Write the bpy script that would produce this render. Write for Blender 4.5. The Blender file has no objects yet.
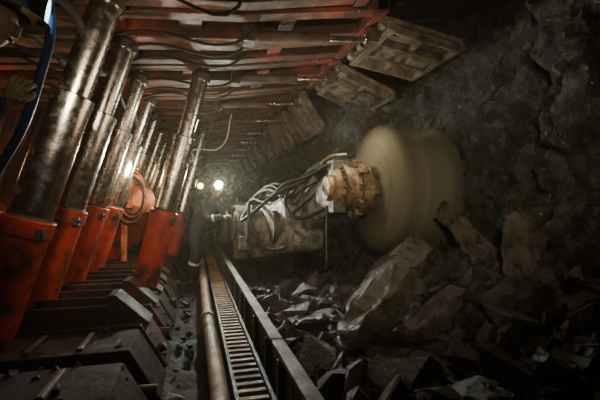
import bpy, bmesh, math, random
from mathutils import Vector, Matrix, noise, Quaternion
random.seed(7)
R = math.radians
col = bpy.context.scene.collection

# ------------------------------------------------------------------ materials
def mat(name, c1, c2=None, rough=0.6, rough2=None, metal=0.0, scale=6, bump=0.2, bscale=25, dirt=None, dirtamt=0.5, spec=0.5, bdist=.03):
    m = bpy.data.materials.new(name); m.use_nodes = True
    nt = m.node_tree; N = nt.nodes; L = nt.links
    b = N['Principled BSDF']
    b.inputs['Specular IOR Level'].default_value = spec
    tc = N.new('ShaderNodeTexCoord')
    n = N.new('ShaderNodeTexNoise'); n.inputs['Scale'].default_value = scale; n.inputs['Detail'].default_value = 7
    n.inputs['Roughness'].default_value = .65
    L.new(tc.outputs['Object'], n.inputs['Vector'])
    r = N.new('ShaderNodeValToRGB')
    r.color_ramp.elements[0].position = .35; r.color_ramp.elements[1].position = .65
    c2 = c2 or c1
    r.color_ramp.elements[0].color = (*c1, 1); r.color_ramp.elements[1].color = (*c2, 1)
    L.new(n.outputs['Fac'], r.inputs['Fac'])
    outc = r.outputs['Color']
    b.inputs['Metallic'].default_value = metal
    if dirt:
        n2 = N.new('ShaderNodeTexNoise'); n2.inputs['Scale'].default_value = scale*.45; n2.inputs['Detail'].default_value = 9
        n2.inputs['Roughness'].default_value = .7
        L.new(tc.outputs['Object'], n2.inputs['Vector'])
        r2 = N.new('ShaderNodeValToRGB')
        r2.color_ramp.elements[0].position = .62-dirtamt*.3; r2.color_ramp.elements[1].position = .72-dirtamt*.2
        r2.color_ramp.elements[0].color = (0,0,0,1); r2.color_ramp.elements[1].color = (1,1,1,1)
        L.new(n2.outputs['Fac'], r2.inputs['Fac'])
        mx = N.new('ShaderNodeMix'); mx.data_type = 'RGBA'
        L.new(r2.outputs['Color'], mx.inputs[0]); L.new(outc, mx.inputs[6]); mx.inputs[7].default_value = (*dirt, 1)
        outc = mx.outputs[2]
        if metal > 0:
            mm = N.new('ShaderNodeMapRange'); mm.inputs['To Min'].default_value = metal; mm.inputs['To Max'].default_value = metal*.5
            L.new(r2.outputs['Color'], mm.inputs['Value']); L.new(mm.outputs[0], b.inputs['Metallic'])
    L.new(outc, b.inputs['Base Color'])
    mr = N.new('ShaderNodeMapRange'); mr.inputs['From Min'].default_value = .35; mr.inputs['From Max'].default_value = .65
    mr.inputs['To Min'].default_value = rough; mr.inputs['To Max'].default_value = rough2 if rough2 is not None else min(1, rough+.15)
    L.new(n.outputs['Fac'], mr.inputs['Value']); L.new(mr.outputs[0], b.inputs['Roughness'])
    if bump:
        nb = N.new('ShaderNodeTexNoise'); nb.inputs['Scale'].default_value = bscale; nb.inputs['Detail'].default_value = 8
        nb.inputs['Roughness'].default_value = .7
        L.new(tc.outputs['Object'], nb.inputs['Vector'])
        bp = N.new('ShaderNodeBump'); bp.inputs['Strength'].default_value = bump; bp.inputs['Distance'].default_value = bdist
        L.new(nb.outputs['Fac'], bp.inputs['Height']); L.new(bp.outputs[0], b.inputs['Normal'])
    return m

M = {}
M['coal'] = mat('coal', (.010,.010,.007), (.062,.060,.043), .14, .40, 0, 7, 1.0, 30, spec=1.0, bdist=.07)
M['rubble'] = mat('coal_rubble', (.011,.008,.005), (.050,.034,.021), .24, .55, 0, 7, 1.0, 30, spec=.7, bdist=.05)
M['slab'] = mat('rock_slab', (.020,.015,.010), (.115,.080,.050), .22, .5, 0, 7, 1.0, 26, spec=.8, bdist=.06)
M['roof'] = mat('roof_rock', (.012,.010,.008), (.04,.032,.026), .6, .9, 0, 4, .8, 12)
M['floor'] = mat('mine_floor', (.010,.007,.005), (.035,.023,.015), .55, .9, 0, 5, .9, 16, spec=.3)
M['red'] = mat('red_paint', (.60,.055,.012), (.40,.036,.010), .30, .6, .0, 8, .2, 40, dirt=(.045,.018,.009), dirtamt=.5)
M['canopy'] = mat('canopy_paint', (.32,.048,.017), (.15,.030,.013), .42, .8, .0, 5, .35, 30, dirt=(.045,.024,.013), dirtamt=.9)
M['basep'] = mat('muddy_base_steel', (.080,.030,.014), (.032,.017,.010), .6, .9, .0, 5, .5, 25, dirt=(.016,.011,.007), dirtamt=1.0, spec=.2)
M['basered'] = mat('muddy_red_base', (.15,.036,.015), (.07,.022,.011), .5, .85, .0, 5, .4, 25, dirt=(.02,.013,.008), dirtamt=1.0, spec=.3)
M['brown'] = mat('dirty_steel_brown', (.10,.058,.034), (.05,.03,.02), .5, .8, .2, 7, .35, 35, dirt=(.022,.015,.010), dirtamt=.5)
M['orange'] = mat('orange_paint', (.80,.27,.10), (.6,.17,.06), .45, .7, 0, 6, .2, 30, dirt=(.10,.04,.02), dirtamt=.5)
M['gob'] = mat('gob_shield_paint', (.30,.045,.015), (.16,.028,.012), .45, .8, 0, 6, .3, 30, dirt=(.03,.018,.012), dirtamt=.8)
M['chrome'] = mat('chrome_rod', (.66,.61,.54), (.48,.43,.37), .15, .34, 1.0, 14, .08, 60, dirt=(.16,.125,.09), dirtamt=.08)
M['steel'] = mat('worn_steel', (.12,.105,.085), (.06,.05,.04), .40, .7, .5, 9, .3, 40, dirt=(.03,.024,.018), dirtamt=.5)
M['pale'] = mat('dusty_grey_steel', (.26,.23,.175), (.12,.105,.08), .38, .75, .1, 10, .5, 36, dirt=(.03,.025,.018), dirtamt=.65)
M['guard'] = mat('guard_plate_steel', (.21,.155,.11), (.10,.075,.052), .42, .75, .15, 8, .4, 30, dirt=(.03,.022,.016), dirtamt=.65)
M['gold'] = mat('greased_brass_steel', (.40,.27,.14), (.17,.105,.05), .20, .48, .6, 12, .6, 34, dirt=(.03,.02,.012), dirtamt=.55)
M['tan'] = mat('muddy_pipe', (.34,.20,.11), (.17,.10,.055), .35, .7, .1, 9, .4, 30, dirt=(.05,.033,.02), dirtamt=.35)
M['rubber'] = mat('black_rubber', (.014,.013,.012), (.024,.020,.017), .6, .8, 0, 10, .1, 50, spec=.25)
M['blue'] = mat('blue_hose', (.03,.09,.24), (.02,.05,.14), .45, .6, 0, 10, .1, 50, spec=.3)
M['white'] = mat('white_hose', (.75,.66,.52), (.5,.4,.3), .4, .6, 0, 10, .1, 50)
M['cloth'] = mat('work_cloth', (.018,.020,.026), (.040,.043,.052), .85, .95, 0, 14, .4, 60)
M['skin'] = mat('sooty_skin', (.40,.22,.14), (.26,.14,.09), .5, .65, 0, 16, .1, 60)
M['glove'] = mat('work_glove', (.46,.40,.19), (.24,.22,.10), .75, .9, 0, 22, .4, 70)
M['boot'] = mat('rubber_boot', (.012,.012,.012), (.025,.022,.02), .35, .5, 0, 10, .1, 50)
M['helmet'] = mat('helmet_plastic', (.20,.24,.27), (.12,.15,.18), .3, .45, 0, 8, .05, 40)
M['stripe'] = mat('reflective_stripe', (.8,.8,.75), (.65,.65,.6), .35, .5, 0, 10, .05, 40)
M['eye'] = mat('eye', (.5,.5,.48), (.4,.4,.4), .2, .3, 0, 10, 0)
M['hair'] = mat('hair', (.01,.009,.008), (.02,.018,.015), .6, .7, 0, 30, .3, 90)

def emis(name, c, s):
    m = bpy.data.materials.new(name); m.use_nodes = True
    b = m.node_tree.nodes['Principled BSDF']
    b.inputs['Base Color'].default_value = (*c,1)
    b.inputs['Emission Color'].default_value = (*c,1); b.inputs['Emission Strength'].default_value = s
    return m
M['lens'] = emis('lamp_lens_cool', (.85,1.0,.86), 1800)
M['lens_blue'] = emis('lamp_lens_blue', (.6,.85,1.0), 5)
M['lens_warm'] = emis('lamp_lens_warm', (1.0,.66,.2), 3)

# ------------------------------------------------------------------ helpers
def empty(name, loc=(0,0,0)):
    e = bpy.data.objects.new(name, None); e.location = loc; col.objects.link(e); e.empty_display_size = .2
    return e
def finish(name, bm, mats, parent=None, bevel=0, loc=None, smooth=False):
    me = bpy.data.meshes.new(name)
    if loc is not None:
        bmesh.ops.translate(bm, verts=bm.verts, vec=-Vector(loc))
    if smooth:
        for f in bm.faces: f.smooth = True
    bm.to_mesh(me); bm.free()
    for k in (mats if isinstance(mats, (list, tuple)) else [mats]): me.materials.append(M[k])
    o = bpy.data.objects.new(name, me); col.objects.link(o)
    if loc is not None: o.location = loc
    if parent:
        o.parent = parent
        o.location = Vector(o.location) - Vector(parent.location)
    if bevel:
        md = o.modifiers.new('bevel','BEVEL'); md.width = bevel; md.segments = 2; md.limit_method = 'ANGLE'; md.angle_limit = R(40)
    return o
def box(bm, c, s, mi=0, rot=None):
    m = Matrix.Translation(Vector(c)) @ (rot.to_4x4() if rot is not None else Matrix.Identity(4)) @ Matrix.Diagonal((s[0],s[1],s[2],1))
    g = bmesh.ops.create_cube(bm, size=1, matrix=m)
    for f in {f for v in g['verts'] for f in v.link_faces}: f.material_index = mi
def beam(bm, p1, p2, w, h, mi=0, up=(0,0,1)):
    p1=Vector(p1); p2=Vector(p2); x=(p2-p1); l=x.length; x.normalize()
    y=Vector(up).cross(x).normalized(); z=x.cross(y)
    rot=Matrix((x,y,z)).transposed()
    box(bm,(p1+p2)/2,(l,w,h),mi,rot)
def hexa(bm, pts, mi=0):
    v=[bm.verts.new(p) for p in pts]
    for idx in ((3,2,1,0),(4,5,6,7),(0,1,5,4),(1,2,6,5),(2,3,7,6),(3,0,4,7)):
        f=bm.faces.new([v[i] for i in idx]); f.material_index=mi
def lathe(bm, p1, p2, prof, seg=28, mi=0):
    p1=Vector(p1); p2=Vector(p2); ax=(p2-p1); n=ax.normalized()
    a=n.orthogonal().normalized(); b=n.cross(a)
    def ring(t,r): return [bm.verts.new(p1+ax*t+(a*math.cos(k*2*math.pi/seg)+b*math.sin(k*2*math.pi/seg))*r) for k in range(seg)]
    for q in range(len(prof)-1):
        t0,r0=prof[q][:2]; t1,r1=prof[q+1][:2]; m=prof[q][2] if len(prof[q])>2 else mi
        A=ring(t0,max(r0,1e-4)); B=ring(t1,max(r1,1e-4))
        for k in range(seg):
            f=bm.faces.new((A[k],A[(k+1)%seg],B[(k+1)%seg],B[k])); f.smooth=True; f.material_index=m
def cyl(bm,p1,p2,r,seg=16,mi=0):
    lathe(bm,p1,p2,[(0,0),(0,r),(1,r),(1,0)],seg,mi)
def tube(name, pts, r, m, parent=None, res=6):
    cu=bpy.data.curves.new(name,'CURVE'); cu.dimensions='3D'; cu.bevel_depth=r; cu.bevel_resolution=3; cu.resolution_u=res; cu.use_fill_caps=True
    sp=cu.splines.new('BEZIER'); sp.bezier_points.add(len(pts)-1)
    for p,q in zip(sp.bezier_points,pts):
        p.co=q; p.handle_left_type='AUTO'; p.handle_right_type='AUTO'
    cu.materials.append(M[m])
    tmp=bpy.data.objects.new(name,cu); col.objects.link(tmp)
    bpy.context.view_layer.update()
    me=bpy.data.meshes.new_from_object(tmp.evaluated_get(bpy.context.evaluated_depsgraph_get()))
    bpy.data.objects.remove(tmp); 
    for p in me.polygons: p.use_smooth=True
    o=bpy.data.objects.new(name,me); col.objects.link(o)
    if not me.materials: me.materials.append(M[m])
    if parent: o.parent=parent; o.location=-Vector(parent.location)
    return o
def skin(name, verts, edges, radii, m, parent=None, root=0, sub=2):
    me=bpy.data.meshes.new(name); me.from_pydata([Vector(v) for v in verts],edges,[]); me.materials.append(M[m])
    o=bpy.data.objects.new(name,me); col.objects.link(o)
    md=o.modifiers.new('skin','SKIN'); md.use_smooth_shade=True
    sv=me.skin_vertices[0].data if me.skin_vertices else None
    if sv is None:
        bpy.context.view_layer.objects.active=o
        bpy.ops.mesh.customdata_skin_add(); sv=me.skin_vertices[0].data
    for i,r in enumerate(radii):
        sv[i].radius=(r,r) if not isinstance(r,tuple) else r
        sv[i].use_root=(i==root)
    s=o.modifiers.new('sub','SUBSURF'); s.levels=sub; s.render_levels=sub
    if parent: o.parent=parent; o.location=-Vector(parent.location)
    return o
def frame(ydir, zhint):
    y=Vector(ydir).normalized(); z=Vector(zhint); z=(z-y*z.dot(y)).normalized(); x=y.cross(z)
    return Matrix((x,y,z)).transposed()
def fbm(p,o=5): return noise.fractal(Vector(p),.9,2.1,o)

# ------------------------------------------------------------------ mine shell
def grid(name, nu, nv, fn, m, flip=False, smooth=False):
    bm=bmesh.new(); V=[[bm.verts.new(fn(i/nu,j/nv)) for j in range(nv+1)] for i in range(nu+1)]
    for i in range(nu):
        for j in range(nv):
            q=(V[i][j],V[i+1][j],V[i+1][j+1],V[i][j+1])
            bm.faces.new(q if not flip else q[::-1])
    return finish(name,bm,m,smooth=smooth)
def ss(a,b,x):
    t=max(0,min(1,(x-a)/(b-a))); return t*t*(3-2*t)
def wall_x(y,z):
    b=2.92-.62*ss(4.95,5.6,y)
    b+=.14*fbm((y*.9,z*.8,3))+.06*fbm((y*3,z*3,8))+.035*fbm((y*9,z*5,2))
    d=noise.voronoi(Vector((y*1.5+z*.5,z*1.3,1.7)))[1]
    b+=(noise.cell(d[0]*9.1)-.5)*.08
    d2=noise.voronoi(Vector((y*5+z*1.2,z*3.2,9.7)))[1]
    b+=(noise.cell(d2[0]*7.3)-.5)*.04
    cy=2.74+.07*math.sin(z*5)+.05*math.sin(z*13)
    g=math.exp(-((y-cy)/.05)**2)*ss(1.0,1.3,z)
    b+=.28*g
    if y<cy: b-=.12
    b-=.22*ss(1.1,.2,z)*(1-ss(4.5,5.2,y))
    return b
grid('wall_right',640,140,lambda u,v:(wall_x(-2+u*18,-.05+v*3.45),-2+u*18,-.05+v*3.45),'coal')
grid('wall_left',90,30,lambda u,v:(-3.35+.15*fbm((u*20,v*4,0)),-2+u*18,-.05+v*3.45),'roof',True)
grid('ceiling',100,60,lambda u,v:(-3.5+v*7.0,-2+u*18,3.36+.06*fbm((u*22,v*9,5))),'roof')
grid('floor',120,70,lambda u,v:(-3.5+v*7.0,-2+u*18,.0+.05*fbm((u*26,v*11,2))),'floor',True)
grid('wall_back',40,20,lambda u,v:(-3.5+u*7,16+.2*fbm((u*8,v*4,4)),-.05+v*3.45),'coal')
grid('wall_front',40,20,lambda u,v:(-3.5+u*7,-2+.1*fbm((u*8,v*4,6)),-.05+v*3.45),'roof')

# ------------------------------------------------------------------ roof supports
def under(x): return 2.74+(x+1.5)*.072
def roof_support(yc, tip=1.8, guard=None, paint='canopy', rear=True, basem='basep'):
    e=empty('roof_support',(0,yc,0)); hw=.59
    bm=bmesh.new(); x0=-2.7
    def seg(xa,xb,ya,yb,da,db,h,mi=0):
        hexa(bm,[(xa,ya,under(xa)+da),(xb,ya,under(xb)+db),(xb,yb,under(xb)+db),(xa,yb,under(xa)+da),
                 (xa,ya,under(xa)+h),(xb,ya,under(xb)+h),(xb,yb,under(xb)+h),(xa,yb,under(xa)+h)],mi)
    seg(x0,tip,yc-hw,yc+hw,.24,.24,.30)
    for off,w in ((-hw+.07,.14),(.05,.30),(hw-.07,.14)):
        seg(x0,.4,yc+off-w/2,yc+off+w/2,-.04,.0,.245)
        seg(.4,tip,yc+off-w/2,yc+off+w/2,.0,.12,.245)
    seg(-1.35,-.6,yc-hw+.1,yc+hw-.1,.02,.02,.2)
    seg(-.15,.05,yc-hw+.1,yc+hw-.1,.06,.06,.2)
    seg(.75,.9,yc-hw+.1,yc+hw-.1,.06,.08,.2)
    seg(tip-.12,tip,yc-hw,yc+hw,.08,.1,.26)
    seg(-1.5,tip-.3,yc-hw-.012,yc-hw+.02,-.08,.1,.26,0)
    for k in range(9):
        x=-1.3+k*.34
        cyl(bm,(x,yc-hw-.03,under(x)+.1),(x,yc-hw+.02,under(x)+.1),.022,10,1)
    finish('canopy',bm,[paint,'brown'],e,.008)
    bm=bmesh.new()
    yj=yc-.24
    xa=tip-1.25; xb=tip-.02
    a=Vector((xa,yj,under(xa)-.02)); b=Vector((xb,yj,under(xb)-.02))
    lathe(bm,a,b,[(0,0,0),(0,.045,0),(.08,.045,0),(.08,.055,0),(.58,.055,0),(.58,.062,0),(.63,.062,0),(.63,.03,1),(.94,.03,1),(.94,.05,0),(1,.05,0),(1,0,0)],18)
    box(bm,a,(.1,.16,.16),0); box(bm,b+Vector((0,0,.03)),(.1,.14,.14),0)
    finish('guard_jack',bm,['brown','chrome'],e)
    if guard is not None:
        bm=bmesh.new(); ang,ln=guard
        rot=Matrix.Rotation(ang,3,'Y'); h=Vector((tip+.04,yc,under(tip)+.08))
        def g(c,s,mi=0): box(bm,h+rot@Vector(c),s,mi,rot)
        g((ln/2,0,0),(ln,1.02,.045))
        for yy in (-.45,-.15,.15,.45): g((ln/2,yy,-.05),(ln*.86,.035,.09))
        g((ln*.97,0,-.035),(.05,1.02,.1)); g((.05,0,-.04),(.08,1.0,.1))
        g((ln*.5,0,-.045),(.05,.9,.07))
        g((ln*.74,0,-.06),(.22,.26,.05)); g((ln*.28,0,-.06),(.16,.3,.06))
        for yy in (-.4,-.12,.12,.4): cyl(bm,h+Vector((0,yy-.05,0)),h+Vector((0,yy+.05,0)),.055,14)
        for yy in (-.3,0,.3):
            for xx in (.2,.5,.8):
                p=h+rot@Vector((ln*xx,yy,-.02)); q=h+rot@Vector((ln*xx,yy,-.045)); cyl(bm,p,q,.02,8)
        finish('face_guard',bm,['guard'],e,.006)
    if rear:
        bm=bmesh.new()
        beam(bm,(-2.6,yc,under(-2.6)+.05),(-3.0,yc,.9),1.15,.08,0,up=(1,0,0))
        for yy in (-.42,0,.42):
            beam(bm,(-2.45,yc+yy,under(-2.5)),(-2.85,yc+yy,.95),.12,.16,0,up=(1,0,0))
        for yy in (-.3,.3):
            beam(bm,(-2.85,yc+yy,1.0),(-2.1,yc+yy,.35),.12,.2,0,up=(0,0,1))
            beam(bm,(-2.7,yc+yy,1.5),(-1.75,yc+yy,.4),.1,.16,0,up=(0,0,1))
        finish('gob_shield',bm,['gob'],e,.01)
    bm=bmesh.new()
    for yy in (-.34,.34):
        y=yc+yy
        hexa(bm,[(-2.7,y-.24,.02),(-.20,y-.24,.02),(-.20,y+.24,.02),(-2.7,y+.24,.02),
                 (-2.7,y-.24,.34),(-.40,y-.24,.36),(-.40,y+.24,.36),(-2.7,y+.24,.34)])
        for k in range(6): box(bm,(-2.2+k*.3,y,.362),(.04,.36,.03),1)
        if yc>2.7:
            box(bm,(-.95,y-.17,.43),(.62,.03,.16),0); box(bm,(-.95,y+.17,.43),(.62,.03,.16),0)
            hexa(bm,[(-.66,y-.14,.36),(-.34,y-.14,.34),(-.34,y+.14,.34),(-.66,y+.14,.36),(-.66,y-.14,.58),(-.60,y-.14,.58),(-.60,y+.14,.58),(-.66,y+.14,.58)])
    box(bm,(-1.5,yc,.2),(.5,.2,.22),0); box(bm,(-.5,yc,.12),(.14,1.0,.12),1)
    cyl(bm,(-.9,yc,.15),(-.22,yc,.13),.04,16,1)
    finish('base',bm,[basem,'brown'],e,.01)
    for k in range(3):
        y=yc-.35+k*.3+random.uniform(-.05,.05)
        pts=[(-1.7,y,under(-1.7)-.02),(-1.1,y+.05,under(-1)-.16-.05*k),(-.4,y-.03,under(-.4)-.08),(.3,y+.06,under(.3)-.13),(tip-1.2,y,under(tip-1.2)-.02)]
        tube('hose_%d'%k,pts,.014,'rubber',e)
    return e
ys=[.15+1.25*i for i in range(12)]
for i,y in enumerate(ys):
    if i<2: roof_support(y,1.35)
    elif i==2: roof_support(y,1.45)
    elif i==3: roof_support(y,1.72,(R(9),.86),basem='basered')
    elif i==4: roof_support(y,1.72,(R(22),.80),basem='basered')
    elif i==5: roof_support(y,1.58,(R(58),.62),basem='basered')
    else: roof_support(y,1.55,(R(62+5*math.sin(i*3)),.6))

# ------------------------------------------------------------------ props
def prop(x12,y,zj=1.22,lean=.30,zb=.40,s=1.0):
    z=2.74
    xt=x12+lean*(z-zj); z=under(xt)
    xt=x12+lean*(z-zj); xb=x12+lean*(zb-zj)
    b=Vector((xb,y,zb)); t=Vector((xt,y,z)); H=z-zb
    j=(zj-zb)/H; m=min(.86,j+(.84)/H)
    bm=bmesh.new()
    lathe(bm,b,t,[(0,0,0),(0,.10*s,0),(.02,.15*s,0),(.05,.155*s,0),(j-.045,.155*s,0),(j-.045,.166*s,0),(j-.004,.166*s,0),(j,.155*s,0),(j,.140*s,2),
                  (j+.008,.136*s,1),(m-.03,.134*s,1),(m-.03,.140*s,1),(m-.004,.140*s,1),(m,.132*s,1),(m,.104*s,1),(.955,.104*s,1),(.955,.125*s,2),(.985,.12*s,2),(1,.07*s,2),(1,0,2)],40)
    e=finish('hydraulic_prop',bm,['red','chrome','steel'],None)
    n=(t-b).normalized(); p=b+n*(H*j*.9); side=Vector((.75,-.62,0)).normalized()
    bm=bmesh.new()
    box(bm,p+side*.17*s,(.05,.05,.07),1); cyl(bm,p+side*.17*s,p+side*.22*s,.016,10,1)
    o=finish('inlet_port',bm,['red','steel'],None,.004); o.parent=e
    return e
for y,z in ((3.05,1.20),(3.88,1.27),(4.82,1.3),(5.75,1.3),(6.8,1.3),(8.0,1.3),(9.2,1.3),(10.5,1.3)):
    prop(-1.07,y,z,s=1.0)
for x,y,z in ((-.33,4.74,1.24),(-.24,7.75,1.2),(-.26,9.1,1.2),(-.26,10.6,1.2)):
    prop(x,y,z,lean=.25,zb=.38,s=.9)

# ------------------------------------------------------------------ conveyor
e=empty('armoured_face_conveyor',(.5,6,0))
bm=bmesh.new()
L0,L1=-.6,14.5
n=10
for k in range(n):
    a=L0+k*1.5; b=a+1.49
    box(bm,(.5,(a+b)/2,.26),(.035,b-a,.40),0)
    box(bm,(.485,(a+b)/2,.455),(.075,b-a,.03),0)
    for q in range(3): box(bm,(.465,a+.2+q*.55,.25),(.04,.05,.34),0)
    box(bm,(.95,(a+b)/2,.10),(.86,b-a,.04),1)
    box(bm,(1.36,(a+b)/2,.2),(.05,b-a,.26),1)
finish('spill_plate_line',bm,['steel','steel'],e,.005)
bm=bmesh.new()
box(bm,(.335,6.9,.06),(.25,15,.05),0)
for k in range(150):
    y=-.4+k*.1
    box(bm,(.335,y,.155),(.17,.045,.05),1)
for s in (-1,1): box(bm,(.335+s*.10,6.95,.13),(.025,15,.14),0)
finish('haulage_rack',bm,['steel','tan'],e,.004)
bm=bmesh.new()
for k in range(7):
    a=-.5+k*2.2
    lathe(bm,(.13+.012*math.sin(k*2),a,.235),(.13+.012*math.sin(k*2+2),a+2.2,.235),[(0,0),(0,.062),(.03,.062),(.03,.052),(.97,.052),(.97,.066),(1,.066),(1,0)],20)
    for q in (.5,1.6): box(bm,(.13,a+q,.11),(.06,.08,.2),0)
finish('side_pipe',bm,['tan'],e)

# ------------------------------------------------------------------ rubble
def pile_h(x,y):
    h=.12+.20*ss(.5,1.0,x)+.42*ss(1.2,2.9,x)
    h*= (1-.45*ss(4.6,5.6,y))
    h+=.08*fbm((x*1.6,y*1.6,11))+.04*fbm((x*6,y*6,4))
    if y>5.5: h-=.08
    return max(h,.03)
def rock(bm,c,s,rot=None,n=14,mi=0,flat=1):
    r=rot or Quaternion((random.gauss(0,1),random.gauss(0,1),random.gauss(0,1),random.gauss(0,1))).normalized().to_matrix()
    tmp=bmesh.new()
    for k in range(n):
        v=Vector((random.uniform(-1,1),random.uniform(-1,1),random.uniform(-1,1)))
        v=v/max(abs(v.x),abs(v.y),abs(v.z))*random.uniform(.75,1) if random.random()<.6 else v.normalized()
        tmp.verts.new(Vector(c)+r@Vector((v.x*s[0],v.y*s[1],v.z*s[2])))
    res=bmesh.ops.convex_hull(tmp,input=tmp.verts)
    bmesh.ops.delete(tmp,geom=[v for v in tmp.verts if not v.link_faces],context='VERTS')
    mp={v:bm.verts.new(v.co) for v in tmp.verts}
    for f in tmp.faces:
        nf=bm.faces.new([mp[v] for v in f.verts]); nf.material_index=mi
    tmp.free()
bm=bmesh.new()
nu,nv=240,90
V=[[bm.verts.new((.53+2.35*j/nv,-.8+9*i/nu,pile_h(.53+2.35*j/nv,-.8+9*i/nu))) for j in range(nv+1)] for i in range(nu+1)]
for i in range(nu):
    for j in range(nv): bm.faces.new((V[i][j],V[i][j+1],V[i+1][j+1],V[i+1][j]))
for k in range(2300):
    x=random.uniform(.58,2.75); y=random.uniform(.6,4.6) if k<1950 else random.uniform(4.5,8)
    s=random.choice((.015,.02,.025,.03,.035,.045,.06,.08,.10))*random.uniform(.7,1.2)
    if random.random()<.035 and y<4.6: s=random.uniform(.12,.17)
    if x-s*1.4<.56: x=.58+s*1.4
    rock(bm,(x,y,pile_h(x,y)+s*.2),(s*random.uniform(.8,1.6),s,s*random.uniform(.4,.85)),n=11)
finish('coal_rubble_pile',bm,['rubble'])
def slab(name,a,b,w,t,up,seed,m='slab'):
    random.seed(seed)
    a=Vector(a); b=Vector(b); x=(b-a); l=x.length; x.normalize(); z=Vector(up); z=(z-x*z.dot(x)).normalized(); y=z.cross(x)
    rot=Matrix((x,y,z)).transposed(); bm=bmesh.new()
    rock(bm,(a+b)/2,(l/2,w/2,t/2),rot,40)
    bmesh.ops.triangulate(bm,faces=bm.faces); bmesh.ops.subdivide_edges(bm,edges=bm.edges,cuts=5,use_grid_fill=True)
    for v in bm.verts:
        n=fbm(v.co*3); q=noise.cell(Vector((v.co.dot(z)*22+3*n,.5,.5)))
        v.co+=Vector((fbm(v.co*4),fbm(v.co*4+Vector((9,0,0))),fbm(v.co*4+Vector((0,9,0)))))*.045
        v.co+=y*(q-.5)*.04
    return finish(name,bm,[m])
slab('coal_slab',(.90,2.38,.34),(2.03,3.28,1.0),.36,.17,(-.6,-.35,1),3)
slab('coal_slab',(1.35,2.35,.42),(2.05,2.7,.62),.26,.14,(-.2,-.4,1),5)
slab('coal_slab',(2.62,2.82,.50),(2.30,3.50,1.30),.22,.09,(-1,-.3,.2),8)
slab('coal_slab',(2.44,2.52,.50),(2.54,2.68,1.26),.32,.11,(-.8,-.5,.1),12)
slab('coal_slab',(.66,3.3,.28),(1.15,2.9,.42),.26,.14,(-.2,-.3,1),15,'rubble')
slab('coal_slab',(1.75,3.7,.55),(2.15,3.65,.80),.36,.2,(-.3,-.5,1),18,'rubble')
slab('coal_slab',(1.9,2.3,.55),(2.35,2.35,.72),.26,.16,(-.3,-.5,1),23,'rubble')
random.seed(21)
bm=bmesh.new()
for k in range(420):
    x=random.uniform(-1.9,-.02); y=random.uniform(1.8,9)
    s=random.choice((.015,.02,.03,.045,.06))*random.uniform(.7,1.3)
    ly=min(abs(y-(yc+d)) for yc in ys for d in (-.34,.34))
    if ly<.25 and x<-.18:
        z=.35 if x<-.4 else .36-(x+.4)*1.6
        s*=.6
    else: z=.03
    rock(bm,(x,y,max(.03,z)+s*.3),(s*1.2,s,s*.7))
finish('floor_debris',bm,['rubble'])

# ------------------------------------------------------------------ shearer
sh=empty('shearer',(1.1,8,.5))
bm=bmesh.new()
box(bm,(1.12,8.6,.98),(1.0,3.9,.62),0)
box(bm,(1.12,8.6,1.32),(.86,3.7,.06),0)
box(bm,(1.12,6.55,.92),(.9,.3,.5),0)
for y in (6.9,7.7,8.5,9.3): 
    box(bm,(.605,y,.98),(.03,.66,.44),0); box(bm,(1.12,y,1.36),(.6,.5,.03),0)
    for dy in (-.28,.28):
        for dz in (-.17,.17): cyl(bm,(.58,y+dy,.98+dz),(.61,y+dy,.98+dz),.02,8,1)
for y in (6.8,10.2):
    box(bm,(.72,y,.58),(.2,.5,.26),1); box(bm,(1.5,y,.45),(.2,.5,.5),1)
cyl(bm,(.64,6.42,1.02),(1.6,6.42,1.02),.30,28,0)
cyl(bm,(.60,6.42,1.02),(.64,6.42,1.02),.20,20,1)
box(bm,(.9,6.2,.75),(.5,.4,.2),0)
finish('body',bm,['pale','steel'],sh,.015)
bm=bmesh.new()
def ringpts(bmx,cy,cz,r,xa,xb,n=20):
    for k in range(n):
        a=k*2*math.pi/n
        for x in (xa,xb): bmx.verts.new((x,cy+r*math.cos(a),cz+r*math.sin(a)))
def hull(fn,mi):
    t=bmesh.new(); fn(t); bmesh.ops.convex_hull(t,input=t.verts)
    bmesh.ops.delete(t,geom=[v for v in t.verts if not v.link_faces],context='VERTS')
    mp={v:bm.verts.new(v.co) for v in t.verts}
    for f in t.faces:
        nf=bm.faces.new([mp[v] for v in f.verts]); nf.material_index=mi
    t.free()
hull(lambda t:(ringpts(t,6.2,.92,.38,.90,1.5),ringpts(t,5.25,1.02,.36,1.10,1.62)),0)
hull(lambda t:(ringpts(t,5.4,1.08,.28,1.25,1.66),ringpts(t,4.25,1.49,.23,1.52,1.80)),0)
hull(lambda t:(ringpts(t,5.6,.76,.16,.95,1.45),ringpts(t,4.75,.88,.14,1.15,1.5)),0)
cyl(bm,(.78,5.85,.98),(1.2,5.8,.98),.27,28,0); cyl(bm,(.72,5.85,.98),(.78,5.85,.98),.19,24,1)
for k in range(12):
    a=k*math.pi/6; c=Vector((.78,5.85,.98))+Vector((0,math.cos(a)*.23,math.sin(a)*.23)); cyl(bm,c,c+Vector((-.03,0,0)),.018,8,1)
cyl(bm,(.98,5.25,1.02),(1.2,5.25,1.02),.22,26,1)
for q in range(4):
    t=q/3; y=5.5-1.0*t; z=1.4+.3*t*0.95; box(bm,(1.5+.1*t,y,z),(.2,.07,.07),1)
beam(bm,(1.18,5.6,.98),(1.42,4.6,1.3),.06,.16,0)
box(bm,(.93,6.28,1.26),(.18,.4,.12),1); box(bm,(1.1,5.75,1.36),(.16,.3,.10),1); box(bm,(1.18,5.2,1.33),(.12,.2,.12),1)
box(bm,(.90,5.75,.66),(.2,.35,.14),1); beam(bm,(1.0,5.7,1.25),(1.4,4.55,1.62),.05,.06,1)
for q in range(5): box(bm,(1.12+.06*q,5.55-.2*q,.80+.07*q),(.05,.10,.16),1)
finish('ranging_arm',bm,['pale','steel'],sh,.012)
bm=bmesh.new()
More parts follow.
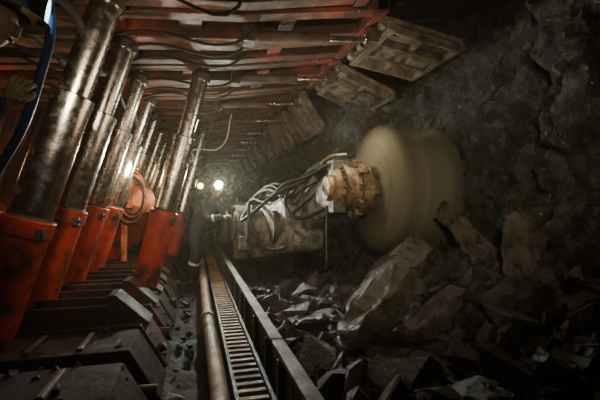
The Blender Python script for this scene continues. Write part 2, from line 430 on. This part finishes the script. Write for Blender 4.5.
lathe(bm,(1.40,4.22,1.49),(2.02,4.22,1.49),[(0,0,0),(0,.13,0),(.08,.15,0),(.10,.21,0),(.26,.22,0),(.26,.27,0),(.36,.27,0),(.36,.235,0),(.55,.25,0),(.55,.30,0),(.72,.31,0),(.74,.26,0),(1,.27,0),(1,0,0)],40)
for k in range(16):
    a=k*math.pi/8; c=Vector((1.555,4.22,1.49))+Vector((0,math.cos(a)*.245,math.sin(a)*.245)); cyl(bm,c,c+Vector((-.03,0,0)),.018,8,1)
for k in range(10):
    a=k*math.pi/5; c=Vector((1.74,4.22,1.49))+Vector((0,math.cos(a)*.285,math.sin(a)*.285)); box(bm,c,(.09,.07,.07),0,Matrix.Rotation(a,3,'X'))
box(bm,(1.58,4.3,1.75),(.2,.2,.12),1); box(bm,(1.5,4.16,1.28),(.14,.22,.12),1)
finish('planetary_hub',bm,['gold','steel'],sh,.006)
random.seed(5)
for k,(dx,dz,rr) in enumerate(((0,0,.030),(.08,.05,.022),(-.09,.03,.024),(.03,.11,.018),(-.15,-.03,.018),(-.05,.07,.02),(.1,-.04,.02))):
    j=lambda: random.uniform(-.06,.06)
    pts=[(.95+dx,6.5,1.33+dz*.3),(1.0+dx,6.1+j(),1.44+dz),(1.12+dx,5.6+j(),1.44+dz*1.6+j()),(1.27+dx,5.1,1.50-dz+j()),(1.40+dx*.6,4.7,1.68+dz),(1.52+dx*.4,4.32,1.76)]
    tube('hose_%d'%k,pts,rr,'rubber',sh)
tube('hose_loop',[(1.05,6.1,1.3),(1.0,5.7,1.12),(1.1,5.3,1.02),(1.2,4.95,1.2),(1.4,4.6,1.45)],.022,'rubber',sh)
tube('hose_drop',[(.85,6.0,1.38),(.72,5.6,1.3),(.82,5.2,.85),(1.0,4.9,.75),(1.3,4.8,.95)],.024,'rubber',sh)
tube('hose_drop_2',[(1.2,5.2,1.5),(1.1,4.9,1.3),(1.2,4.6,1.15),(1.42,4.35,1.25)],.024,'rubber',sh)
tube('hose_drop_3',[(.8,6.1,1.3),(.65,5.8,1.1),(.75,5.4,1.2),(1.0,5.0,1.45),(1.3,4.7,1.6)],.024,'rubber',sh)
tube('spray_pipe',[(1.25,5.0,1.35),(1.38,4.7,1.62),(1.5,4.4,1.86),(1.66,4.25,1.88)],.016,'gold',sh)
bm=bmesh.new(); cyl(bm,(1.42,4.25,1.3),(1.42,4.25,.62),.012,8); finish('hanging_rod',bm,['steel'],sh)
# drum
dc=Vector((2.33,4.22,1.49)); hwid=.33
bm=bmesh.new()
lathe(bm,dc-Vector((hwid,0,0)),dc+Vector((hwid,0,0)),[(0,0),(0,.3),(.03,.33),(.97,.33),(1,.3),(1,0)],40,0)
for s in range(3):
    prev=None
    for k in range(37):
        a=s*2*math.pi/3+k*R(230)/36; x=dc.x-hwid+.02+k/36*(2*hwid-.06)
        ci=[Vector((x+o,dc.y+math.cos(a)*r,dc.z+math.sin(a)*r)) for r,o in ((.32,0),(.50,0),(.50,.045),(.32,.045))]
        v=[bm.verts.new(p) for p in ci]
        if prev:
            for q in range(4): bm.faces.new((prev[q],prev[(q+1)%4],v[(q+1)%4],v[q]))
        prev=v
finish('drum_core',bm,['steel'],sh)
def spin_mat(name,a0,a1,cc):
    m=bpy.data.materials.new(name); m.use_nodes=True; nt=m.node_tree; N=nt.nodes; Lk=nt.links
    b=N['Principled BSDF']; tc=N.new('ShaderNodeTexCoord'); sp=N.new('ShaderNodeSeparateXYZ'); Lk.new(tc.outputs['Object'],sp.inputs[0])
    def mth(op,a,b2=None):
        q=N.new('ShaderNodeMath'); q.operation=op
        for i,x in enumerate((a,b2)):
            if x is None: continue
            if isinstance(x,(int,float)): q.inputs[i].default_value=x
            else: Lk.new(x,q.inputs[i])
        return q.outputs[0]
    rad=mth('SQRT',mth('ADD',mth('MULTIPLY',sp.outputs[1],sp.outputs[1]),mth('MULTIPLY',sp.outputs[2],sp.outputs[2])))
    cb=N.new('ShaderNodeCombineXYZ'); Lk.new(sp.outputs[0],cb.inputs[0]); Lk.new(rad,cb.inputs[1])
    nz=N.new('ShaderNodeTexNoise'); nz.inputs['Scale'].default_value=7; nz.inputs['Detail'].default_value=5; Lk.new(cb.outputs[0],nz.inputs['Vector'])
    rp=N.new('ShaderNodeValToRGB'); rp.color_ramp.elements[0].position=.3; rp.color_ramp.elements[1].position=.7
    rp.color_ramp.elements[0].color=(cc[0]*.5,cc[1]*.5,cc[2]*.5,1); rp.color_ramp.elements[1].color=(*cc,1)
    Lk.new(nz.outputs['Fac'],rp.inputs['Fac']); Lk.new(rp.outputs[0],b.inputs['Base Color'])
    b.inputs['Roughness'].default_value=.9; b.inputs['Specular IOR Level'].default_value=.0
    al=N.new('ShaderNodeMapRange'); al.inputs['From Min'].default_value=.3; al.inputs['From Max'].default_value=.7
    al.inputs['To Min'].default_value=a0; al.inputs['To Max'].default_value=a1; Lk.new(nz.outputs['Fac'],al.inputs['Value'])
    Lk.new(al.outputs[0],b.inputs['Alpha'])
    M[name]=m
spin_mat('spin_inner',.6,.85,(.32,.28,.18)); spin_mat('spin_outer',.12,.24,(.34,.30,.20))
for i,(ro,ex,mn) in enumerate(((.48,-.04,'spin_inner'),(.53,-.01,'spin_outer'),(.57,.005,'spin_outer'),(.61,.02,'spin_outer'),(.65,.03,'spin_outer'),(.69,.045,'spin_outer'),(.73,.06,'spin_outer'))):
    bm=bmesh.new()
    k_=.16
    P=[(0,.27),(0,.36)]+[(k_*(1-math.cos(a)),ro-.15+.15*math.sin(a)) for a in [i2*math.pi/16 for i2 in range(0,9)]]+[(1-k_*(1-math.cos(a)),ro-.15+.15*math.sin(a)) for a in [i2*math.pi/16 for i2 in range(8,-1,-1)]]+[(1,.2)]
    seg=72; rings=[]
    for t,r in P:
        x=dc.x-hwid-ex+t*(2*hwid+2*ex); rings.append([bm.verts.new((x,dc.y+math.cos(k*2*math.pi/seg)*r,dc.z+math.sin(k*2*math.pi/seg)*r)) for k in range(seg)])
    for q in range(len(rings)-1):
        for k in range(seg): bm.faces.new((rings[q][k],rings[q][(k+1)%seg],rings[q+1][(k+1)%seg],rings[q+1][k]))
    finish('spinning_cutting_drum_%d'%i,bm,[mn],sh,0,loc=tuple(dc),smooth=True)

# ------------------------------------------------------------------ people
def hand(name,w,fdir,back,curl,m,parent,side=1,s=1.0):
    Fm=frame(fdir,back); w=Vector(w)
    def P(x,y,z): return w+Fm@Vector((x*side,y,z))*s
    bm=bmesh.new()
    g=bmesh.ops.create_cube(bm,size=1)
    for v in bm.verts:
        wy=v.co.y+.5
        v.co=P(v.co.x*(.058+.026*wy),wy*.098-.012,v.co.z*.03)
    o=finish('%s_palm'%name,bm,[m],parent,smooth=True); sb=o.modifiers.new('s','SUBSURF'); sb.levels=2; sb.render_levels=2
    for k,(x,ln) in enumerate(((-.030,.92),(-.010,1.0),(.011,.95),(.031,.76))):
        c=curl*(1+.08*k); y,z=.072,0.; a=0
        vs=[P(x*.8,y-.02,0),P(x,y+.004,0)]; y+=.004
        for j,sl in enumerate((.042,.027,.022)):
            a+=c*(.8 if j==0 else 1.0)
            y+=math.cos(a)*sl*ln; z-=math.sin(a)*sl*ln
            vs.append(P(x*(1+.05*j),y,z))
        skin('%s_finger_%d'%(name,k+1),vs,[(i,i+1) for i in range(4)],[.0095*s,.010*s,.0092*s,.0085*s,.0072*s],m,parent,0,1)
    vs=[P(-.018,.012,-.004),P(-.040,.036,-.014),P(-.050,.062,-.030),P(-.042,.084,-.044)]
    skin('%s_thumb'%name,vs,[(0,1),(1,2),(2,3)],[.013*s,.0125*s,.0108*s,.0088*s],m,parent,0,1)
def person(name,J,face,up,lens,gl,lh,rh):
    e=empty(name,J['pelvis'])
    k=['pelvis','waist','chest','neckbase','neck','l_sh','l_el','l_wr','r_sh','r_el','r_wr','l_hip','l_kn','l_an','r_hip','r_kn','r_an']
    J=dict((a,Vector(b)) for a,b in J.items())
    J['waist']=J['pelvis'].lerp(J['neckbase'],.33); J['chest']=J['pelvis'].lerp(J['neckbase'],.72)
    ED=[('pelvis','waist'),('waist','chest'),('chest','neckbase'),('neckbase','neck'),('chest','l_sh'),('l_sh','l_el'),('l_el','l_wr'),('chest','r_sh'),('r_sh','r_el'),('r_el','r_wr'),
        ('pelvis','l_hip'),('l_hip','l_kn'),('l_kn','l_an'),('pelvis','r_hip'),('r_hip','r_kn'),('r_kn','r_an')]
    rad=dict(pelvis=.145,waist=.145,chest=.165,neckbase=.085,neck=.058,l_sh=.082,r_sh=.082,l_el=.058,r_el=.058,l_wr=.042,r_wr=.042,l_hip=.105,r_hip=.105,l_kn=.075,r_kn=.075,l_an=.06,r_an=.06)
    idx={a:i for i,a in enumerate(k)}
    skin('body_clothes',[J[a] for a in k],[(idx[a],idx[b]) for a,b in ED],[rad[a] for a in k],'cloth',e,0,2)
    H=J['head']; Fm=frame(face,up)
    T=lambda x,y,z: H+Fm@Vector((x,y,z))
    bm=bmesh.new(); bmesh.ops.create_uvsphere(bm,u_segments=24,v_segments=18,radius=1)
    for v in bm.verts:
        x,y,z=v.co; w=.076*(1-.22*max(0,-z)**1.5); 
        v.co=(x*w,y*(.094 if y<0 else .090)*(1-.08*max(0,-z)),z*.118)
    for sx in (-1,1):
        g=bmesh.ops.create_uvsphere(bm,u_segments=10,v_segments=8,radius=1,matrix=Matrix.Translation((sx*.077,-.005,-.005))@Matrix.Diagonal((.012,.022,.034,1)))
        g=bmesh.ops.create_uvsphere(bm,u_segments=10,v_segments=8,radius=.013,matrix=Matrix.Translation((sx*.032,.078,.008)))
        for f in {f for v in g['verts'] for f in v.link_faces}: f.material_index=1
    bmesh.ops.create_cone(bm,segments=8,radius1=.017,radius2=.007,depth=.05,matrix=Matrix.Translation((0,.092,-.018))@Matrix.Rotation(R(-16),4,'X'),cap_ends=True)
    g=bmesh.ops.create_uvsphere(bm,u_segments=12,v_segments=6,radius=1,matrix=Matrix.Translation((0,.080,-.058))@Matrix.Diagonal((.026,.010,.008,1)))
    for f in {f for v in g['verts'] for f in v.link_faces}: f.material_index=2
    g=bmesh.ops.create_uvsphere(bm,u_segments=16,v_segments=10,radius=1,matrix=Matrix.Translation((0,-.018,.03))@Matrix.Diagonal((.080,.086,.09,1)))
    for f in {f for v in g['verts'] for f in v.link_faces}: f.material_index=3
    for v in bm.verts: v.co=T(*v.co)
    if 'lips' not in M: M['lips']=mat('lips',(.25,.10,.08),(.18,.07,.06),.5)
    finish('head',bm,['skin','eye','lips','hair'],e,smooth=True)
    bm=bmesh.new()
    bmesh.ops.create_uvsphere(bm,u_segments=28,v_segments=16,radius=1)
    bmesh.ops.delete(bm,geom=[v for v in bm.verts if v.co.z<-.05],context='VERTS')
    for v in bm.verts: v.co=(v.co.x*.112,v.co.y*.135-.005,v.co.z*.115+.045)
    for f in bm.faces: f.smooth=True
    n=32; A=[];B=[];C=[]
    for q in range(n):
        a=q*2*math.pi/n; ext=.03+(.035 if math.sin(a)>0 else 0)*max(0,math.sin(a))
        A.append(bm.verts.new((math.cos(a)*.108,math.sin(a)*.13-.005,.052))); B.append(bm.verts.new((math.cos(a)*(.112+ext*.6),math.sin(a)*(.135+ext)-.005,.036))); C.append(bm.verts.new((math.cos(a)*.108,math.sin(a)*.13-.005,.040)))
    for q in range(n):
        bm.faces.new((A[q],A[(q+1)%n],B[(q+1)%n],B[q])); bm.faces.new((B[q],B[(q+1)%n],C[(q+1)%n],C[q]))
    box(bm,(0,0,.155),(.022,.2,.02),0)
    lathe(bm,(0,.11,.10),(0,.175,.098),[(0,0,1),(0,.036,1),(.6,.046,1),(.6,.064,1),(1,.064,1),(1,.058,1),(.85,.058,1)],20)
    lathe(bm,(0,.16,.098),(0,.172,.098),[(0,.058,2),(1,.058,2),(1,0,2)],24)
    for v in bm.verts: v.co=T(*v.co)
    finish('helmet',bm,['helmet','rubber',lens],e)
    tube('lamp_cable',[T(0,.11,.12),T(.02,0,.168),T(.02,-.12,.10),T(.03,-.15,-.05),J['neckbase']+Fm@Vector((.06,-.13,-.12))],.005,'rubber',e)
    for s_,a,kn in (('l',J['l_an'],J['l_kn']),('r',J['r_an'],J['r_kn'])):
        fd=Vector(J.get('toe_'+s_,(0,-1,0))).normalized(); 
        bm=bmesh.new(); up3=Vector((0,0,1)); sd=fd.cross(up3)
        lathe(bm,a+Vector((0,0,-.06)),a.lerp(kn,.55),[(0,.055),(.15,.062),(.8,.078),(1,.084),(1,.06)],18)
        lathe(bm,a.lerp(kn,.60),a.lerp(kn,.70),[(0,.083,1),(0,.09,1),(1,.09,1),(1,.083,1)],18)
        g=bmesh.ops.create_uvsphere(bm,u_segments=16,v_segments=10,radius=1)
        for v in g['verts']:
            x,y,z=v.co; z=max(z,-.55)
            v.co=a+fd*(y*.145+.075)+sd*(x*.052)+up3*(z*.06-.045)
        for f in {f for v in g['verts'] for f in v.link_faces}: f.smooth=True
        finish(s_+'_boot',bm,['boot','stripe'],e)
    bm=bmesh.new()
    ax=(J['neckbase']-J['pelvis']).normalized(); p=J['pelvis']+ax*.1
    lathe(bm,p,p+ax*.05,[(0,.135,0),(0,.152,0),(1,.152,0),(1,.135,0)],24)
    box(bm,p+Vector((.02,.15,0)),(.16,.07,.18),0)
    for a_,b_ in (('l_el','l_wr'),('r_el','r_wr')):
        q=J[a_].lerp(J[b_],.3); r_=J[a_].lerp(J[b_],.42); lathe(bm,q,r_,[(0,.052,1),(0,.06,1),(1,.057,1),(1,.05,1)],16)
    finish('belt_and_battery',bm,['boot','stripe'],e)
    hand('left_hand',J['l_wr'],*lh,gl,e,side=1)
    hand('right_hand',J['r_wr'],*rh,gl,e,side=-1)
    return e
person('miner',dict(pelvis=(.02,7.0,.93),neckbase=(.27,6.86,1.40),neck=(.31,6.83,1.47),head=(.345,6.79,1.57),
    l_sh=(.38,6.97,1.35),l_el=(.52,6.78,1.14),l_wr=(.60,6.62,1.30),
    r_sh=(.13,6.76,1.34),r_el=(.20,6.52,1.10),r_wr=(.43,6.46,1.15),
    l_hip=(.06,7.09,.85),l_kn=(.06,7.05,.50),l_an=(-.04,7.17,.13),
    r_hip=(-.02,6.90,.85),r_kn=(.02,6.80,.50),r_an=(-.08,6.86,.13),toe_l=(.3,-1,0),toe_r=(.1,-1,0)),
    (.0,-1,-.06),(.25,-.1,1),'lens','skin',((.6,-.6,.1),(0,-.3,1),.45),((.9,-.3,.1),(0,-.3,1),.45))
near=person('miner',dict(pelvis=(-1.26,1.62,1.22),neckbase=(-.97,1.66,1.76),neck=(-.85,1.69,1.86),head=(-.755,1.74,1.97),
    l_sh=(-1.08,1.88,1.70),l_el=(-1.38,2.02,1.45),l_wr=(-1.48,1.90,1.22),
    r_sh=(-.94,1.48,1.65),r_el=(-.86,1.58,1.42),r_wr=(-.675,1.70,1.66),
    l_hip=(-1.30,1.72,1.13),l_kn=(-1.26,1.78,.78),l_an=(-1.35,1.80,.46),
    r_hip=(-1.30,1.52,1.13),r_kn=(-1.20,1.50,.78),r_an=(-1.3,1.48,.46),toe_l=(1,.2,0),toe_r=(1,0,0)),
    (.9,.2,-.15),(.15,.1,1),'lens_blue','glove',((-.2,-.4,-1),(-1,0,0),.5),((.45,.2,.85),(.3,-1,.2),.85))
tube('blue_hydraulic_hose',[(-.98,2.0,.6),(-.92,1.95,1.0),(-.80,1.88,1.35),(-.66,1.80,1.58),(-.60,1.79,1.78),(-.58,1.84,2.0),(-.70,2.0,2.4),(-.85,2.1,2.78)],.018,'blue')
tube('hydraulic_hose',[(-1.35,2.2,.5),(-1.3,2.15,1.2),(-1.05,2.2,1.9),(-.95,2.25,2.75)],.02,'rubber')

vb=empty('hydraulic_valve_bank',(-1.25,7.3,1.5))
bm=bmesh.new()
box(bm,(-1.02,6.35,1.55),(.28,.3,.55),0); 
for k in range(5):
    cyl(bm,(-.98,6.22,1.35+k*.11),(-.95,6.08,1.35+k*.11),.035,12,1); box(bm,(-.93,6.05,1.36+k*.11),(.02,.12,.02),1)
cyl(bm,(-1.15,6.3,1.95),(-.8,6.3,1.95),.09,18,0)
box(bm,(-1.02,6.45,1.1),(.08,.08,1.4),0)
lathe(bm,(-.80,6.6,1.35),(-.80,6.25,1.42),[(0,0,0),(0,.15,0),(.3,.22,0),(.7,.22,0),(1,.12,0),(1,0,0)],24)
finish('valve_block',bm,['orange','steel'],vb,.01)
for k in range(5):
    c=Vector((-.85,6.1,1.45)); r=.2+.03*k
    tube('hose_coil_%d'%k,[c+Vector((r*.7*math.cos(a*R(45))-.02*k,.04*k,r*1.3*math.sin(a*R(45)))) for a in range(9)],.018,'orange' if k%2 else 'rubber',vb)
tube('white_signal_hose',[(-.1,6.9,2.78),(-.17,6.8,2.35),(-.14,6.75,2.10),(-.08,6.75,2.03),(-.03,6.78,2.1),(-.06,6.85,2.22),(.03,6.9,2.26),(.4,6.9,2.30),(.6,6.95,2.9)],.011,'white')
ml=empty('hanging_work_lamp',(.12,8.3,1.75))
bm=bmesh.new()
lathe(bm,(.12,8.38,1.75),(.10,8.2,1.72),[(0,0,0),(0,.05,0),(.4,.06,0),(.45,.065,0),(1,.07,0),(1,.055,0),(.9,.055,0)],24)
lathe(bm,(.101,8.215,1.722),(.10,8.205,1.72),[(0,.055,1),(1,.055,1),(1,0,1)],24)
cyl(bm,(.12,8.33,1.8),(.12,8.33,2.9),.008,8,0)
finish('lamp',bm,['steel','lens_warm'],ml)
tube('power_cable',[(-.75,y,2.42+.07*math.sin(y*5)) for y in [2.2+.6*i for i in range(18)]],.028,'rubber')
tube('power_cable',[(-.9,y,2.25+.09*math.sin(y*4.1+1)) for y in [2.2+.7*i for i in range(15)]],.022,'rubber')

# ------------------------------------------------------------------ lights
def spot(name,loc,tgt,e,c,ang,blend=.6,r=.05):
    l=bpy.data.lights.new(name,'SPOT'); l.energy=e; l.color=c; l.spot_size=R(ang); l.spot_blend=blend; l.shadow_soft_size=r
    o=bpy.data.objects.new(name,l); o.location=loc; o.rotation_euler=(Vector(tgt)-Vector(loc)).to_track_quat('-Z','Y').to_euler(); col.objects.link(o)
def point(name,loc,e,c,r=.1):
    l=bpy.data.lights.new(name,'POINT'); l.energy=e; l.color=c; l.shadow_soft_size=r
    o=bpy.data.objects.new(name,l); o.location=loc; col.objects.link(o)
spot('miner_headlamp_beam',(.35,6.50,1.66),(.75,3.0,1.45),130,(.98,1,.84),80,1.0,.03)
point('hanging_lamp_glow',(.10,8.1,1.75),12,(1,.70,.33),.08)
spot('photographer_lamp_beam',(.35,-.2,1.9),(2.0,4.3,1.7),360,(1,.90,.66),62,1.0,.1)
spot('near_miner_lamp_beam',(-.50,1.95,2.10),(-.6,5.5,1.6),66,(1,.84,.64),100,.9,.05)
point('support_lamp_orange',(-.72,5.55,1.75),44,(1,.68,.42),.1)
point('support_lamp_gob',(-2.0,4.6,1.8),10,(1,.5,.2),.15)
point('canopy_fill',(.5,3.2,1.9),15,(1,.72,.46),.3)  # added fill for canopy undersides and guards, no fixture here
point('drum_fill',(1.45,4.0,2.15),26,(1,.93,.70),.08)  # extra light added to brighten the drum, not a mine lamp
point('miner_fill',(.15,5.3,2.3),16,(1,.86,.62),.08)  # invented source, lifts the miner and nearby canopies out of the dark
point('near_hand_fill',(-.15,1.1,1.95),2.2,(1,.9,.7),.08)  # weak added fill so the near miner's hand shows, also reaches near props
w=bpy.data.worlds.new('world'); bpy.context.scene.world=w; w.use_nodes=True
w.node_tree.nodes['Background'].inputs[0].default_value=(.03,.022,.015,1); w.node_tree.nodes['Background'].inputs[1].default_value=.3
vs=w.node_tree.nodes.new('ShaderNodeVolumeScatter'); vs.inputs['Color'].default_value=(.9,.80,.62,1); vs.inputs['Density'].default_value=.0045; vs.inputs['Anisotropy'].default_value=.65
w.node_tree.links.new(vs.outputs[0],w.node_tree.nodes['World Output'].inputs['Volume'])

# ------------------------------------------------------------------ camera
cam=bpy.data.cameras.new('camera'); cam.lens=24; cam.sensor_width=36; cam.clip_start=.05
co=bpy.data.objects.new('camera',cam); co.location=(0,0,1.25); co.rotation_euler=(R(91.4),0,R(-14.7)); col.objects.link(co)
bpy.context.scene.camera=co
